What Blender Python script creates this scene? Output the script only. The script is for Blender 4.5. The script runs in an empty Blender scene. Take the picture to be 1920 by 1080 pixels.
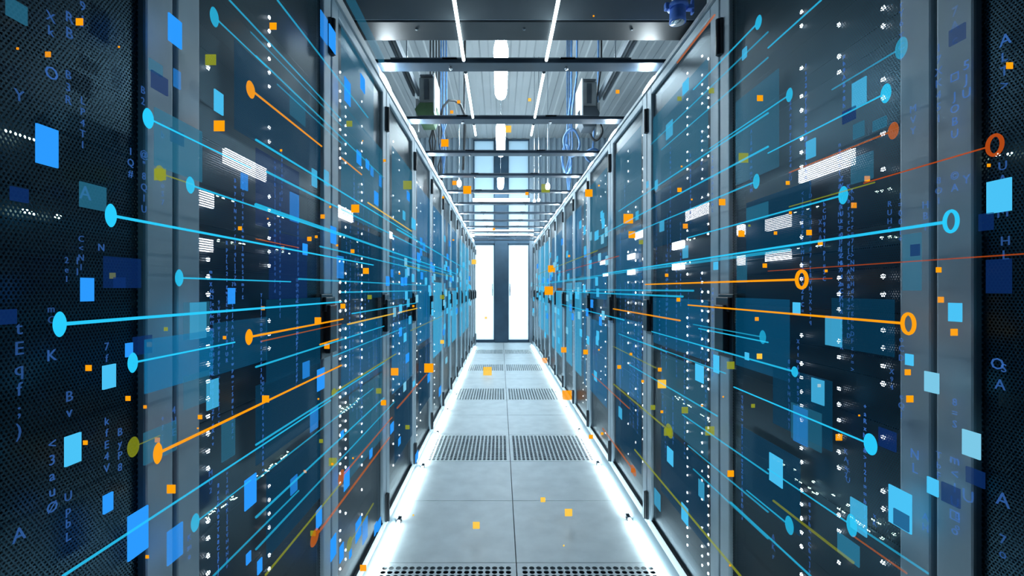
import bpy, math, random
from mathutils import Vector, Matrix

S = bpy.context.scene
COL = S.collection
random.seed(7)

# ------------------------------------------------------------------ camera, world, exposure
F_PX, VX, VY, EYE = 853.0, 938.0, 542.0, 1.2
cam_d = bpy.data.cameras.new('camera')
cam_d.sensor_width = 36.0
cam_d.lens = F_PX / 1920 * 36
cam_d.shift_x = (960 - VX) / 1920
cam_d.shift_y = (VY - 540) / 1920
cam_d.clip_start = 0.02
cam = bpy.data.objects.new('camera', cam_d)
cam.location = (0, 0, EYE)
cam.rotation_euler = (math.radians(90), 0, 0)
COL.objects.link(cam)
S.camera = cam
W = bpy.data.worlds.new('world')
S.world = W
W.use_nodes = True
W.node_tree.nodes['Background'].inputs[0].default_value = (0.10, 0.35, 0.62, 1)
W.node_tree.nodes['Background'].inputs[1].default_value = 0.015
S.view_settings.view_transform = 'Standard'
S.view_settings.look = 'None'
S.view_settings.gamma = 1.0
S.view_settings.exposure = 0.75
S.view_settings.use_curve_mapping = False
S.cycles.transparent_max_bounces = 40
S.cycles.max_bounces = 8
S.cycles.sample_clamp_indirect = 4.0

XL, XR = -0.55, 0.715            # door planes of the two rows
PL, PR = 0.714, 0.735            # cabinet widths
YL0, YR0 = 0.0576, 0.018         # near edge of the first cabinet of each row
NR = 14
Y_END = 10.25                    # end wall
FLOOR_Z, TOP_Z, CEIL_Z = 0.0, 2.16, 4.6

def area(name, loc, rot, sx, sy, power, col):
    d = bpy.data.lights.new(name, 'AREA')
    d.shape = 'RECTANGLE'; d.size = sx; d.size_y = sy
    d.energy = power; d.color = col
    o = bpy.data.objects.new(name, d)
    o.location = loc; o.rotation_euler = rot
    COL.objects.link(o)
    return o
# daylight-bright lobby behind the frosted doors and clerestory: unseen upright area light added to brighten the panes
area('lobby_light', (0.02, 11.9, 1.45), (math.radians(-90), 0, 0), 2.4, 2.8, 55, (0.80, 0.93, 1.0))

# ------------------------------------------------------------------ materials
def pbr(name, col, rough=0.5, metal=0.0, bump=None, noise=None):
    m = bpy.data.materials.new(name); m.use_nodes = True
    nt = m.node_tree; b = nt.nodes['Principled BSDF']
    b.inputs['Base Color'].default_value = (*col, 1)
    b.inputs['Roughness'].default_value = rough
    b.inputs['Metallic'].default_value = metal
    tc = nt.nodes.new('ShaderNodeTexCoord')
    if noise:
        sc, amt = noise
        n = nt.nodes.new('ShaderNodeTexNoise'); n.inputs['Scale'].default_value = sc
        n.inputs['Detail'].default_value = 4
        nt.links.new(tc.outputs['Object'], n.inputs['Vector'])
        r = nt.nodes.new('ShaderNodeValToRGB')
        r.color_ramp.elements[0].position = 0.3; r.color_ramp.elements[1].position = 0.7
        r.color_ramp.elements[0].color = (*[c * (1 - amt) for c in col], 1)
        r.color_ramp.elements[1].color = (*[min(1, c * (1 + amt)) for c in col], 1)
        nt.links.new(n.outputs['Fac'], r.inputs['Fac'])
        nt.links.new(r.outputs['Color'], b.inputs['Base Color'])
    return m

def emit(name, col, strength=1.0, alpha=1.0, sample=True):
    m = bpy.data.materials.new(name); m.use_nodes = True
    nt = m.node_tree; nt.nodes.clear()
    out = nt.nodes.new('ShaderNodeOutputMaterial')
    e = nt.nodes.new('ShaderNodeEmission')
    e.inputs['Color'].default_value = (*col, 1); e.inputs['Strength'].default_value = strength
    if alpha < 1:
        t = nt.nodes.new('ShaderNodeBsdfTransparent'); mx = nt.nodes.new('ShaderNodeMixShader')
        mx.inputs[0].default_value = alpha
        nt.links.new(t.outputs[0], mx.inputs[1]); nt.links.new(e.outputs[0], mx.inputs[2])
        nt.links.new(mx.outputs[0], out.inputs[0])
    else:
        nt.links.new(e.outputs[0], out.inputs[0])
    if not sample:
        m.cycles.emission_sampling = 'NONE'
    return m

def perforated(name, pitch, hole, col, rough):
    """sheet metal with staggered round holes in the object's y-z plane"""
    m = bpy.data.materials.new(name); m.use_nodes = True
    nt = m.node_tree; L = nt.links.new
    b = nt.nodes['Principled BSDF']; out = nt.nodes['Material Output']
    b.inputs['Base Color'].default_value = (*col, 1)
    b.inputs['Roughness'].default_value = rough
    b.inputs['Metallic'].default_value = 0.85
    tc = nt.nodes.new('ShaderNodeTexCoord'); sp = nt.nodes.new('ShaderNodeSeparateXYZ')
    L(tc.outputs['Object'], sp.inputs[0])
    def mt(op, a, bb=None):
        n = nt.nodes.new('ShaderNodeMath'); n.operation = op
        for i, v in enumerate((a, bb)):
            if v is None: continue
            if isinstance(v, (int, float)): n.inputs[i].default_value = v
            else: L(v, n.inputs[i])
        return n.outputs[0]
    v = mt('DIVIDE', sp.outputs['Z'], pitch * 0.866)
    row = mt('FLOOR', v)
    odd = mt('MULTIPLY', mt('MODULO', row, 2.0), 0.5)
    u = mt('ADD', mt('DIVIDE', sp.outputs['Y'], pitch), odd)
    fu = mt('SUBTRACT', mt('FRACT', u), 0.5)
    fv = mt('MULTIPLY', mt('SUBTRACT', mt('FRACT', v), 0.5), 0.866)
    d = mt('SQRT', mt('ADD', mt('MULTIPLY', fu, fu), mt('MULTIPLY', fv, fv)))
    h = mt('LESS_THAN', d, hole)
    t = nt.nodes.new('ShaderNodeBsdfTransparent'); mx = nt.nodes.new('ShaderNodeMixShader')
    L(h, mx.inputs[0]); L(b.outputs[0], mx.inputs[1]); L(t.outputs[0], mx.inputs[2])
    L(mx.outputs[0], out.inputs['Surface'])
    return m

M = {}
M['mesh'] = perforated('perforated steel', 0.0052, 0.36, (0.020, 0.056, 0.082), 0.32)
M['shell'] = pbr('cabinet black', (0.012, 0.016, 0.020), 0.5, 0.2, noise=(3, .2))
M['stile'] = pbr('brushed grey metal', (0.40, 0.49, 0.55), 0.5, 0.10, noise=(6, .10))
M['kick'] = pbr('dark rail metal', (0.03, 0.04, 0.05), 0.4, 0.5, noise=(6, .2))
M['handle'] = pbr('black handle plastic', (0.010, 0.016, 0.024), 0.35, 0.0, noise=(20, .2))
M['equip'] = pbr('server faceplates', (0.014, 0.020, 0.030), 0.45, 0.4, noise=(14, .5))
M['white_metal'] = pbr('white coated metal', (0.78, 0.83, 0.86), 0.35, 0.1, noise=(2, .04))
M['plinth'] = pbr('grey plinth metal', (0.16, 0.21, 0.24), 0.4, 0.1, noise=(2, .05))
M['floor'] = pbr('grey floor laminate', (0.84, 0.87, 0.87), 0.42, 0.0, noise=(9, .07))
M['vent'] = pbr('perforated tile paint', (0.84, 0.87, 0.87), 0.42, 0.0, noise=(9, .07))
M['plenum'] = pbr('plenum concrete', (0.01, 0.02, 0.05), 0.8, noise=(3, .3))
M['ceil'] = pbr('ribbed ceiling sheet', (0.36, 0.40, 0.42), 0.45, 0.0, noise=(1.2, .08))
M['wall'] = pbr('ribbed wall sheet', (0.34, 0.44, 0.52), 0.5, 0.0, noise=(1.2, .08))
M['bar'] = pbr('dark blue steel', (0.022, 0.040, 0.065), 0.35, 0.4, noise=(8, .2))
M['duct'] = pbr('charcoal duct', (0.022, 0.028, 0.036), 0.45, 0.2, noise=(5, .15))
M['lit_face'] = pbr('beam face painted lit', (0.40, 0.45, 0.50), 0.5, 0.1, noise=(5, .1))  # pale tone stands in for light on the beam's near face
M['doorframe'] = pbr('door frame blue grey', (0.045, 0.10, 0.16), 0.4, 0.2, noise=(4, .15))
M['rail'] = pbr('busbar grey', (0.10, 0.13, 0.16), 0.4, 0.4, noise=(8, .15))
M['box'] = pbr('tap-off grey', (0.30, 0.35, 0.38), 0.5, 0.1, noise=(8, .15))
M['cable'] = pbr('black cable rubber', (0.03, 0.035, 0.04), 0.5, noise=(30, .2))
M['bluecable'] = pbr('blue cable rubber', (0.10, 0.24, 0.50), 0.45, noise=(30, .2))
M['blueplug'] = pbr('blue plug plastic', (0.12, 0.28, 0.85), 0.35, noise=(30, .1))
M['sleeve'] = pbr('white plug sleeve', (0.75, 0.80, 0.85), 0.4, noise=(30, .05))
M['steel'] = pbr('bright steel', (0.7, 0.75, 0.8), 0.25, 0.9, noise=(30, .05))
M['green'] = pbr('green bracket paint', (0.10, 0.20, 0.10), 0.5, noise=(10, .2))
M['led'] = emit('floor strip light', (0.68, 0.91, 1.0), 14.0)
M['lamp'] = emit('ceiling lamp diffuser', (0.78, 0.93, 1.0), 37.0)
M['walltube'] = emit('wall tube diffuser', (0.78, 0.93, 1.0), 7.0)
M['line'] = emit('line light tube', (0.75, 0.95, 1.0), 3.5)
M['spot'] = emit('fascia lamp', (0.80, 0.94, 1.0), 100.0)
M['ind'] = emit('indicator light', (0.85, 0.95, 1.0), 11.0, sample=False)
M['indg'] = emit('greenish activity light', (0.66, 1.0, 0.85), 9.0, sample=False)
M['disp'] = emit('lit display', (0.86, 0.92, 1.0), 7.0, sample=False)
# frosted glass
m = bpy.data.materials.new('frosted glass'); m.use_nodes = True
nt = m.node_tree; nt.nodes.clear()
o_ = nt.nodes.new('ShaderNodeOutputMaterial'); tr = nt.nodes.new('ShaderNodeBsdfTranslucent')
gl = nt.nodes.new('ShaderNodeBsdfGlossy'); mx = nt.nodes.new('ShaderNodeMixShader')
tr.inputs[0].default_value = (0.82, 0.94, 1.0, 1); gl.inputs['Roughness'].default_value = 0.15
mx.inputs[0].default_value = 0.06
nt.links.new(tr.outputs[0], mx.inputs[1]); nt.links.new(gl.outputs[0], mx.inputs[2]); nt.links.new(mx.outputs[0], o_.inputs[0])
M['frost'] = m

# glowing data graphics
def srgb(r, g, b):
    f = lambda c: (c / 255 / 12.92) if c <= 10 else ((c / 255 + .055) / 1.055) ** 2.4
    return (f(r), f(g), f(b))
GLOW = {}
def glow(kind, alpha):
    k = (kind, alpha)
    if k not in GLOW:
        c = {'blue': srgb(42, 150, 250), 'cyan': srgb(72, 190, 240), 'pale': srgb(120, 195, 225), 'navy': srgb(12, 44, 100),
             'teal': srgb(40, 110, 140), 'azure': srgb(12, 118, 172), 'deep': srgb(8, 58, 86), 'orange': srgb(252, 160, 12), 'yellow': srgb(250, 200, 60), 'olive': srgb(140, 150, 30),
             'brown': srgb(190, 95, 10), 'streak': srgb(40, 200, 248), 'text': srgb(60, 115, 200), 'red': srgb(170, 70, 20)}[kind]
        GLOW[k] = emit('glow %s %d' % (kind, int(alpha * 100)), c, 0.64, alpha, sample=False)
    return GLOW[k]

# ------------------------------------------------------------------ helpers
class MB:
    def __init__(s): s.v = []; s.f = []
    def box(s, x0, x1, y0, y1, z0, z1):
        x0, x1 = min(x0, x1), max(x0, x1); n = len(s.v)
        s.v += [(x0,y0,z0),(x1,y0,z0),(x1,y1,z0),(x0,y1,z0),(x0,y0,z1),(x1,y0,z1),(x1,y1,z1),(x0,y1,z1)]
        for q in ((3,2,1,0),(4,5,6,7),(0,1,5,4),(1,2,6,5),(2,3,7,6),(3,0,4,7)): s.f.append(tuple(n + i for i in q))
        return s
    def prism(s, poly, y0, y1):
        """x-z polygon pushed along y"""
        n = len(s.v); k = len(poly)
        s.v += [(x, y0, z) for x, z in poly] + [(x, y1, z) for x, z in poly]
        s.f.append(tuple(n + i for i in range(k))); s.f.append(tuple(n + k + i for i in reversed(range(k))))
        for i in range(k):
            j = (i + 1) % k; s.f.append((n + j, n + i, n + k + i, n + k + j))
        return s
    def tube(s, pts, r, n=10, closed=False, r2=None):
        pts = [Vector(p) for p in pts]; k = len(pts); base = len(s.v); up = None
        for i, p in enumerate(pts):
            a = pts[(i - 1) % k] if (closed or i) else pts[0]; b = pts[(i + 1) % k] if (closed or i < k - 1) else pts[-1]
            d = (b - a).normalized()
            if up is None or abs(up.dot(d)) > 0.95: up = Vector((0,0,1)) if abs(d.z) < .9 else Vector((1,0,0))
            u = d.cross(up).normalized(); w = u.cross(d).normalized(); up = w
            rr = r if r2 is None else r + (r2 - r) * i / (k - 1)
            for j in range(n):
                t = 2 * math.pi * j / n
                q = p + (u * math.cos(t) + w * math.sin(t)) * rr
                s.v.append(tuple(q))
        for i in range(k if closed else k - 1):
            a, b = base + i * n, base + ((i + 1) % k) * n
            for j in range(n):
                jj = (j + 1) % n; s.f.append((a + j, a + jj, b + jj, b + j))
        if not closed:
            s.f.append(tuple(base + j for j in reversed(range(n)))); s.f.append(tuple(base + (k - 1) * n + j for j in range(n)))
        return s
    def lens(s, c, rx, ry, rz, n=20, m=8):
        """ellipsoid"""
        base = len(s.v)
        for i in range(1, m):
            a = math.pi * i / m
            for j in range(n):
                t = 2 * math.pi * j / n
                s.v.append((c[0] + rx * math.cos(a), c[1] + ry * math.sin(a) * math.cos(t), c[2] + rz * math.sin(a) * math.sin(t)))
        for i in range(m - 2):
            for j in range(n):
                jj = (j + 1) % n; s.f.append((base + i*n + j, base + i*n + jj, base + (i+1)*n + jj, base + (i+1)*n + j))
        s.f.append(tuple(base + j for j in range(n))); s.f.append(tuple(base + (m-2)*n + j for j in reversed(range(n))))
        return s
    def mesh(s, name, mat, smooth=False):
        me = bpy.data.meshes.new(name); me.from_pydata(s.v, [], s.f); me.update()
        me.materials.append(mat)
        if smooth:
            for p in me.polygons: p.use_smooth = True
        import bmesh
        bm = bmesh.new(); bm.from_mesh(me); bmesh.ops.recalc_face_normals(bm, faces=bm.faces); bm.to_mesh(me); bm.free()
        return me
    def build(s, name, mat, parent=None, smooth=False, bevel=0.0):
        return link(name, s.mesh(name, mat, smooth), parent, bevel)

def link(name, me, parent=None, bevel=0.0, loc=(0,0,0)):
    o = bpy.data.objects.new(name, me); COL.objects.link(o)
    if parent is not None: o.parent = parent
    o.location = loc
    if bevel:
        b = o.modifiers.new('bevel', 'BEVEL'); b.width = bevel; b.segments = 2; b.limit_method = 'ANGLE'
    return o
def thing(name, label, cat, loc=(0,0,0), group=None):
    o = bpy.data.objects.new(name, None); COL.objects.link(o); o.location = loc; o.empty_display_size = .05
    return tag(o, label, cat, group)
def tag(o, label, cat, group=None):
    if label: o['label'] = label
    o['category'] = cat
    if group: o['group'] = group
    return o
def struct(o):
    o['kind'] = 'structure'; return o

ORD = ['first','second','third','fourth','fifth','sixth','seventh','eighth','ninth','tenth','eleventh','twelfth','thirteenth','fourteenth','fifteenth','sixteenth','seventeenth','eighteenth']
NUM = ['zero','one','two','three','four','five','six','seven','eight','nine','ten','eleven','twelve','thirteen','fourteen','fifteen','sixteen','seventeen','eighteen','nineteen','twenty']

# ------------------------------------------------------------------ setting
FX0, FX1, FXC = -0.53, 0.68, 0.07        # raised floor edges and middle joint
T = 0.585
rows = []                                 # (y0, y1, perforated)
y = 1.41 - 3 * T
k = 0
while y < Y_END - .05:
    rows.append((y, min(y + T, Y_END), k % 3 == 0)); y += T; k += 1
g = 0.0022
fl = MB()
for (a, b, perf) in rows:
    if perf: continue
    for (x0, x1) in ((FX0, FXC), (FXC, FX1)):
        fl.box(x0 + (g if x0 == FXC else 0), x1 - (g if x1 == FXC else 0), a + g, b - g, -0.04, 0)
fl.box(-2.8, FX0, -1.2, Y_END, -0.04, -0.001); fl.box(FX1, 3.0, -1.2, Y_END, -0.04, -0.001)
struct(fl.build('floor', M['floor']))
struct(MB().box(-2.8, 3.0, -1.2, Y_END, -0.42, -0.40).build('floor_plenum', M['plenum']))

def vent_mesh(w, d):
    """tile with a field of round through-holes"""
    mb = MB(); nx, ny = 19, 19
    mx_, my_ = .018, .022
    cx, cy = (w - 2*mx_) / nx, (d - 2*my_) / ny
    N = 12; r = min(cx, cy) * .42
    for i in range(nx):
        for j in range(ny):
            ox, oy = mx_ + (i + .5) * cx, my_ + (j + .5) * cy
            b = len(mb.v)
            sq = []
            for q in range(N):
                t = 2 * math.pi * q / N
                c, s_ = math.cos(t), math.sin(t); m_ = max(abs(c), abs(s_))
                mb.v.append((ox + r * c, oy + r * s_, 0))
                sq.append((ox + cx / 2 * c / m_, oy + cy / 2 * s_ / m_, 0))
            mb.v += sq
            mb.v += [(ox + r * math.cos(2*math.pi*q/N), oy + r * math.sin(2*math.pi*q/N), -.003) for q in range(N)]
            for q in range(N):
                p = (q + 1) % N
                mb.f.append((b + q, b + N + q, b + N + p, b + p)); mb.f.append((b + q, b + p, b + 2*N + p, b + 2*N + q))
            for cxs, cys, q0 in ((1,1,1),(-1,1,4),(-1,-1,7),(1,-1,10)):
                v = len(mb.v); mb.v.append((ox + cxs*cx/2, oy + cys*cy/2, 0)); mb.f.append((b + N + q0, v, b + N + q0 + 1))
    mb.box(0, mx_, 0, d, -.012, 0); mb.box(w - mx_, w, 0, d, -.012, 0)
    mb.box(mx_, w - mx_, 0, my_, -.012, 0); mb.box(mx_, w - mx_, d - my_, d, -.012, 0)
    return mb.mesh('perforated_floor_tile', M['vent'])
vmL, vmR = vent_mesh(FXC - FX0 - g, T - 2*g), vent_mesh(FX1 - FXC - g, T - 2*g)
vis = [r for r in rows if r[2] and r[1] > 1.2]
for n, (a, b, p) in enumerate(vis):
    if b - a < T - .01: continue
    for sd, me, x in (('left', vmL, FX0), ('right', vmR, FXC + g)):
        where = ('at the near edge of the aisle' if n == 0 else ORD[n] + ' perforated row from the camera')
        tag(link('perforated_floor_tile', me, None, 0, (x, a + g, 0)),
            'grey floor tile full of round air holes, %s, %s-row side of the joint' % (where, sd), 'floor tile', 'perforated tiles in the raised floor')

# corrugated ceiling and end wall
def ribs(a0, a1, pitch, depth):
    pts = []; x = a0
    while x < a1:
        for dx, h in ((0, 0), (.35, 0), (.45, 1), (.9, 1)): pts.append((x + dx * pitch, h * depth))
        x += pitch
    return pts
pr = ribs(-2.8, 3.0, 0.22, -0.010)
mb = MB(); n = len(pr)
mb.v += [(x, -1.2, CEIL_Z + h) for x, h in pr] + [(x, Y_END, CEIL_Z + h) for x, h in pr] + [(x, -1.2, CEIL_Z + .08) for x, h in pr] + [(x, Y_END, CEIL_Z + .08) for x, h in pr]
for i in range(n - 1): mb.f += [(i, i+1, n+i+1, n+i), (2*n+i, 3*n+i, 3*n+i+1, 2*n+i+1)]
struct(mb.build('ceiling', M['ceil']))
W0, W1, C0, C1 = -0.605, 0.655, -0.125, 0.168      # window strip and central pillar
mb = MB()
for a0, a1 in ((-2.8, W0), (W1, 3.0)):
    p = ribs(a0, a1, 0.12, -0.05); p = [(min(x, a1), h) for x, h in p]; n = len(p); b = len(mb.v)
    mb.v += [(x, Y_END + h, -.04) for x, h in p] + [(x, Y_END + h, CEIL_Z + .05) for x, h in p]
    mb.v += [(x, Y_END + .1, -.04) for x, h in p] + [(x, Y_END + .1, CEIL_Z + .05) for x, h in p]
    for i in range(n - 1): mb.f += [(b+i, b+i+1, b+n+i+1, b+n+i), (b+2*n+i, b+3*n+i, b+3*n+i+1, b+2*n+i+1)]
struct(mb.build('wall_end', M['wall']))
struct(MB().box(-2.9, -2.8, -1.2, Y_END, -.04, CEIL_Z).build('wall_left', M['wall']))
struct(MB().box(3.0, 3.1, -1.2, Y_END, -.04, CEIL_Z).build('wall_right', M['wall']))
struct(MB().box(C0, C1, Y_END - .05, Y_END + .1, 0, CEIL_Z).build('trim_1', M['doorframe'], None, bevel=.006))
DT = 2.22
struct(MB().box(W0, C0, Y_END - .03, Y_END + .1, DT, DT + .22).box(C1, W1, Y_END - .03, Y_END + .1, DT, DT + .22).build('trim_2', M['doorframe'], None, bevel=.004))
# two door leaves with frosted panes, and two window strips above
for i, (x0, x1, hx) in enumerate(((W0, C0, C0 - .05), (C1, W1, C1 + .05))):
    d = MB()
    fw = .022
    d.box(x0, x0 + fw, Y_END, Y_END + .05, .03, DT).box(x1 - fw, x1, Y_END, Y_END + .05, .03, DT)
    d.box(x0, x1, Y_END, Y_END + .05, DT - .03, DT).box(x0, x1, Y_END, Y_END + .05, .005, .06)
    dd = struct(d.build('door_%d' % (i + 1), M['doorframe'], None, bevel=.003))
    MB().box(x0 + fw, x1 - fw, Y_END + .02, Y_END + .032, .06, DT - .03).build('pane', M['frost'], dd)
    hb = MB().tube([(hx, Y_END - .05, 1.05), (hx, Y_END - .05, 1.32)], .012)
    hb.tube([(hx, Y_END - .05, 1.08), (hx, Y_END + .01, 1.08)], .008).tube([(hx, Y_END - .05, 1.29), (hx, Y_END + .01, 1.29)], .008)
    hb.build('door_handle', M['steel'], dd, smooth=True)
    w = MB(); z0, z1 = DT + .22, CEIL_Z - .03
    w.box(x0, x0 + fw, Y_END, Y_END + .05, z0, z1).box(x1 - fw, x1, Y_END, Y_END + .05, z0, z1).box(x0, x1, Y_END, Y_END + .05, z1 - .03, z1)
    ww = struct(w.build('window_%d' % (i + 1), M['doorframe'], None, bevel=.003))
    MB().box(x0 + fw, x1 - fw, Y_END + .02, Y_END + .032, z0, z1 - .03).build('pane', M['frost'], ww)
# lobby behind the doors
lb = MB()
lb.box(-1.4, 1.45, Y_END + .1, 12.1, -.04, 0).box(-1.4, 1.45, Y_END + .1, 12.1, 4.6, 4.64)
lb.box(-1.44, -1.4, Y_END + .1, 12.1, 0, 4.6).box(1.45, 1.49, Y_END + .1, 12.1, 0, 4.6).box(-1.4, 1.45, 12.1, 12.14, 0, 4.6)
struct(lb.build('wall_lobby', M['white_metal']))

# plinths along the cabinet feet and the sloping fascias along their tops
def both(name, polyL, polyR, mat, y0=-.05, y1=Y_END - .06):
    return [struct(MB().prism(p, y0, y1).build(nm, mat)) for nm, p in ((name + '_left', polyL), (name + '_right', polyR))]
both('baseboard', [(-.534,0),(-.552,.055),(-.575,.055),(-.575,0)], [(.684,0),(.717,.055),(.74,.055),(.74,0)], M['plinth'])
FT = 2.272
fasc = [('trim_3', [(XL, TOP_Z+.012), (-.585, FT), (-.605, FT), (-.60, TOP_Z+.012)]), ('trim_4', [(XR, TOP_Z+.012), (.775, FT), (.795, FT), (.765, TOP_Z+.012)])]
for nm, p in fasc: struct(MB().prism(p, -.05, Y_END - .06).build(nm, M['white_metal']))

# ------------------------------------------------------------------ server cabinets
def led_zs(rng, lo, hi, step, keep):
    z = lo; out = []
    while z < hi:
        dens = keep * (.35 if 1.28 < z < 1.62 else 1)
        if rng.random() < dens: out.append(z)
        z += step
    return out
CACHE = {}
def cached(key, fn):
    if key not in CACHE: CACHE[key] = fn()
    return CACHE[key]

def rack(side, i):
    s = -1 if side == 'left' else 1
    Xw, P, Y0 = (XL, PL, YL0 + i * PL) if s < 0 else (XR, PR, YR0 + i * PR)
    w = P - .004
    r = thing('server_cabinet', '', 'server cabinet', (Xw, Y0, 0), 'server cabinets of the %s row' % side)
    near = ('nearest' if i == 0 else 'farthest' if i == NR - 1 else ORD[i])
    r['label'] = ('%s black server cabinet %s the %s-row, with perforated door and grey stiles' % (near, 'of' if i in (0, NR - 1) else 'from the camera in', side))
    X = lambda a: s * a                     # a > 0 goes into the cabinet
    z0, z1 = .056, TOP_Z
    def shell():
        m = MB(); t = .02; D = 1.0
        m.box(X(.03), X(D), 0, t, z0, z1).box(X(.03), X(D), w - t, w, z0, z1).box(X(.03), X(D), t, w - t, z1 - t, z1)
        m.box(X(.03), X(D), t, w - t, z0, z0 + t).box(X(D - t), X(D), t, w - t, z0 + t, z1 - t)
        return m.mesh('cabinet_shell', M['shell'])
    link('cabinet_shell', cached(('shell', s), shell), r)
    st = .062
    def door():
        m = MB()
        m.box(X(0), X(.026), .002, st, z0, z1).box(X(0), X(.026), w - st, w - .002, z0, z1).box(X(0), X(.026), st, w - st, z1 - .036, z1)
        return m.mesh('door', M['stile'])
    d = link('door', cached(('door', s), door), r, .004)
    link('mesh_panel', cached(('panel', s), lambda: MB().box(X(.012), X(.0135), st, w - st, z0 + .045, z1 - .036).mesh('mesh_panel', M['mesh'])), d)
    link('bottom_rail', cached(('kick', s), lambda: MB().box(X(.001), X(.025), st, w - st, z0, z0 + .045).mesh('bottom_rail', M['kick'])), d)
    def handle():
        m = MB(); y1 = w - .003
        m.box(X(-.006), X(-.0005), y1 - .095, y1, .985, 1.185)
        m.box(X(-.024), X(-.006), y1 - .070, y1 - .012, 1.0, 1.15)
        m.box(X(-.016), X(-.006), y1 - .085, y1 - .004, 1.13, 1.175)
        return m.mesh('handle', M['handle'])
    if i: link('handle', cached(('handle', s), handle), d, .005)
    for zz in ((1.955, 2.07), (.09, .22)):
        link('hinge', cached(('hinge', s, zz), lambda: MB().box(X(-.010), X(-.0005), w - .028, w - .004, *zz).tube([(X(-.012), w - .016, zz[0]), (X(-.012), w - .016, zz[1])], .008).mesh('hinge', M['handle'])), d)
    # faceplates of the equipment behind the perforated door
    def equip():
        m = MB(); rng = random.Random(31); z = z0 + .03
        while z < z1 - .08:
            u = rng.choice((1, 1, 2, 2, 4)) * .0445
            u = min(u, z1 - .03 - z)
            m.box(X(.050 + rng.choice((0, .004, .008))), X(.30), .05, w - .05, z, z + u - .003); z += u
        return m.mesh('equipment_face', M['equip'])
    e = link('equipment_face', cached(('equip', s), equip), r)
    rng = random.Random(100 * i + (7 if s < 0 else 13))
    cols = {-1: {0: (.50, .60), 1: (.155, .40), 2: (.205, .265, .47)}, 1: {0: (.48,), 1: (.150, .268, .395), 2: (.175, .225, .36)}}[s].get(min(i, 2))
    if i > 2: cols = (.20, .33, .48)[:(3 if i < 6 else 2)]
    step, keep = ((.0355, .62) if i < 3 else (.06, .55) if i < 7 else (.11, .5))
    rad = .0054 if i < 3 else .0065
    dot = cached(('dot', rad), lambda: MB().lens((0,0,0), .003, rad, rad, 10, 4).mesh('indicator_light', M['ind']))
    if i == 0: keep = 0.0
    for c in cols:
        for z in led_zs(rng, .16, 2.08, step, keep):
            link('indicator_light', dot, e, 0, (X(.045), c, z))
    return r, e, Y0, s

RK = {}
for i in range(NR):
    for sd in ('left', 'right'): RK[(sd, i)] = rack(sd, i)

def on_equip(px, py):
    """rack and local position of a point of the equipment faces"""
    sd = 'left' if px < VX else 'right'
    Xp = (XL - .04) if sd == 'left' else (XR + .04)
    Y = Xp * F_PX / (px - VX); z = EYE - (py - VY) * Y / F_PX
    P, Y0 = (PL, YL0) if sd == 'left' else (PR, YR0)
    i = max(0, min(NR - 1, int((Y - Y0) / P)))
    return sd, i, Y - (Y0 + i * P), z, F_PX / Y
# lit display strips seen through the perforated doors: x0, x1, y0, y1 (mid-height of the left and right ends is a level line)
for (x0, x1, y0, y1) in ((425,500,297,324),(374,402,360,387),(374,400,447,471),(635,662,391,411),(729,736,434,446),
                         (1497,1596,298,326),(1434,1478,407,429),(1434,1478,471,489),(1285,1324,388,408),(1260,1280,453,467),(1260,1280,494,506),
                         (1190,1206,434,446),(1176,1188,476,486),(1176,1188,505,515),(1224,1229,462,474),(1373,1379,425,443),(1373,1379,481,498),(1125,1134,488,496),(1130,1138,512,518),(1224,1229,500,510)):
    xc, yc = (x0 + x1) / 2, (y0 + y1) / 2
    sd, i, yl, z, ppm = on_equip(xc, yc)
    _, _, ya, _, _ = on_equip(x0, yc); _, _, yb, _, _ = on_equip(x1, yc)
    r, e, Y0, s = RK[(sd, i)]
    def span(px):
        Xp = (XL - .04) if sd == 'left' else (XR + .04)
        return Xp * F_PX / (px - VX) - Y0
    a, b = sorted((span(x0), span(x1))); a = max(a, .04); b = min(b, PL - .05)
    h = (y1 - y0) / ppm / 2
    MB().box(s * .040, s * .0495, a, b, z - h, z + h).build('status_display', M['disp'], e)
# short dashes of activity lights
def dash(px, py, w, h, mat='indg'):
    sd, i, yl, z, ppm = on_equip(px, py)
    r, e, Y0, s = RK[(sd, i)]
    link('activity_light', cached(('dash', mat, w, h, int(ppm)), lambda: MB().lens((0,0,0), .003, w / ppm / 2, h / ppm / 2, 10, 4).mesh('activity_light', M[mat])), e, 0, (s * .044, yl, z))
for (px, py, w, h) in ((20,245,14,8),(38,252,14,8),(54,258,12,7),(68,262,14,7),(54,396,18,8),(68,400,16,7),(114,406,14,8),(412,367,6,4),(422,372,6,4),(440,377,6,4),
                       (413,451,9,5),(438,455,6,4),(453,457,6,4),(460,458,6,4),(525,405,6,4),(533,408,6,4),(522,469,6,4),(533,472,6,4),(545,475,5,4),(640,443,4,4),(647,445,4,4),(672,454,4,3),(639,490,4,4),(646,491,4,4),(671,495,4,3),(680,497,4,3),
                       (1866,290,10,6),(1888,289,12,7),(1640,360,7,4),(1650,358,7,4),(1665,354,8,4),(1488,398,6,4),(1512,392,5,4),(1530,388,5,4),(1649,446,8,5),(1665,444,7,5),(1676,444,6,4),(1494,466,5,4),(1529,462,5,4),(1536,461,5,4),(1292,450,4,3),(1300,447,4,3),(1284,493,4,3),(1292,492,4,3),
                       (1843,752,8,4),(1790,776,8,4)):
    dash(px, py, w, h)
rng = random.Random(5)
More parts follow.
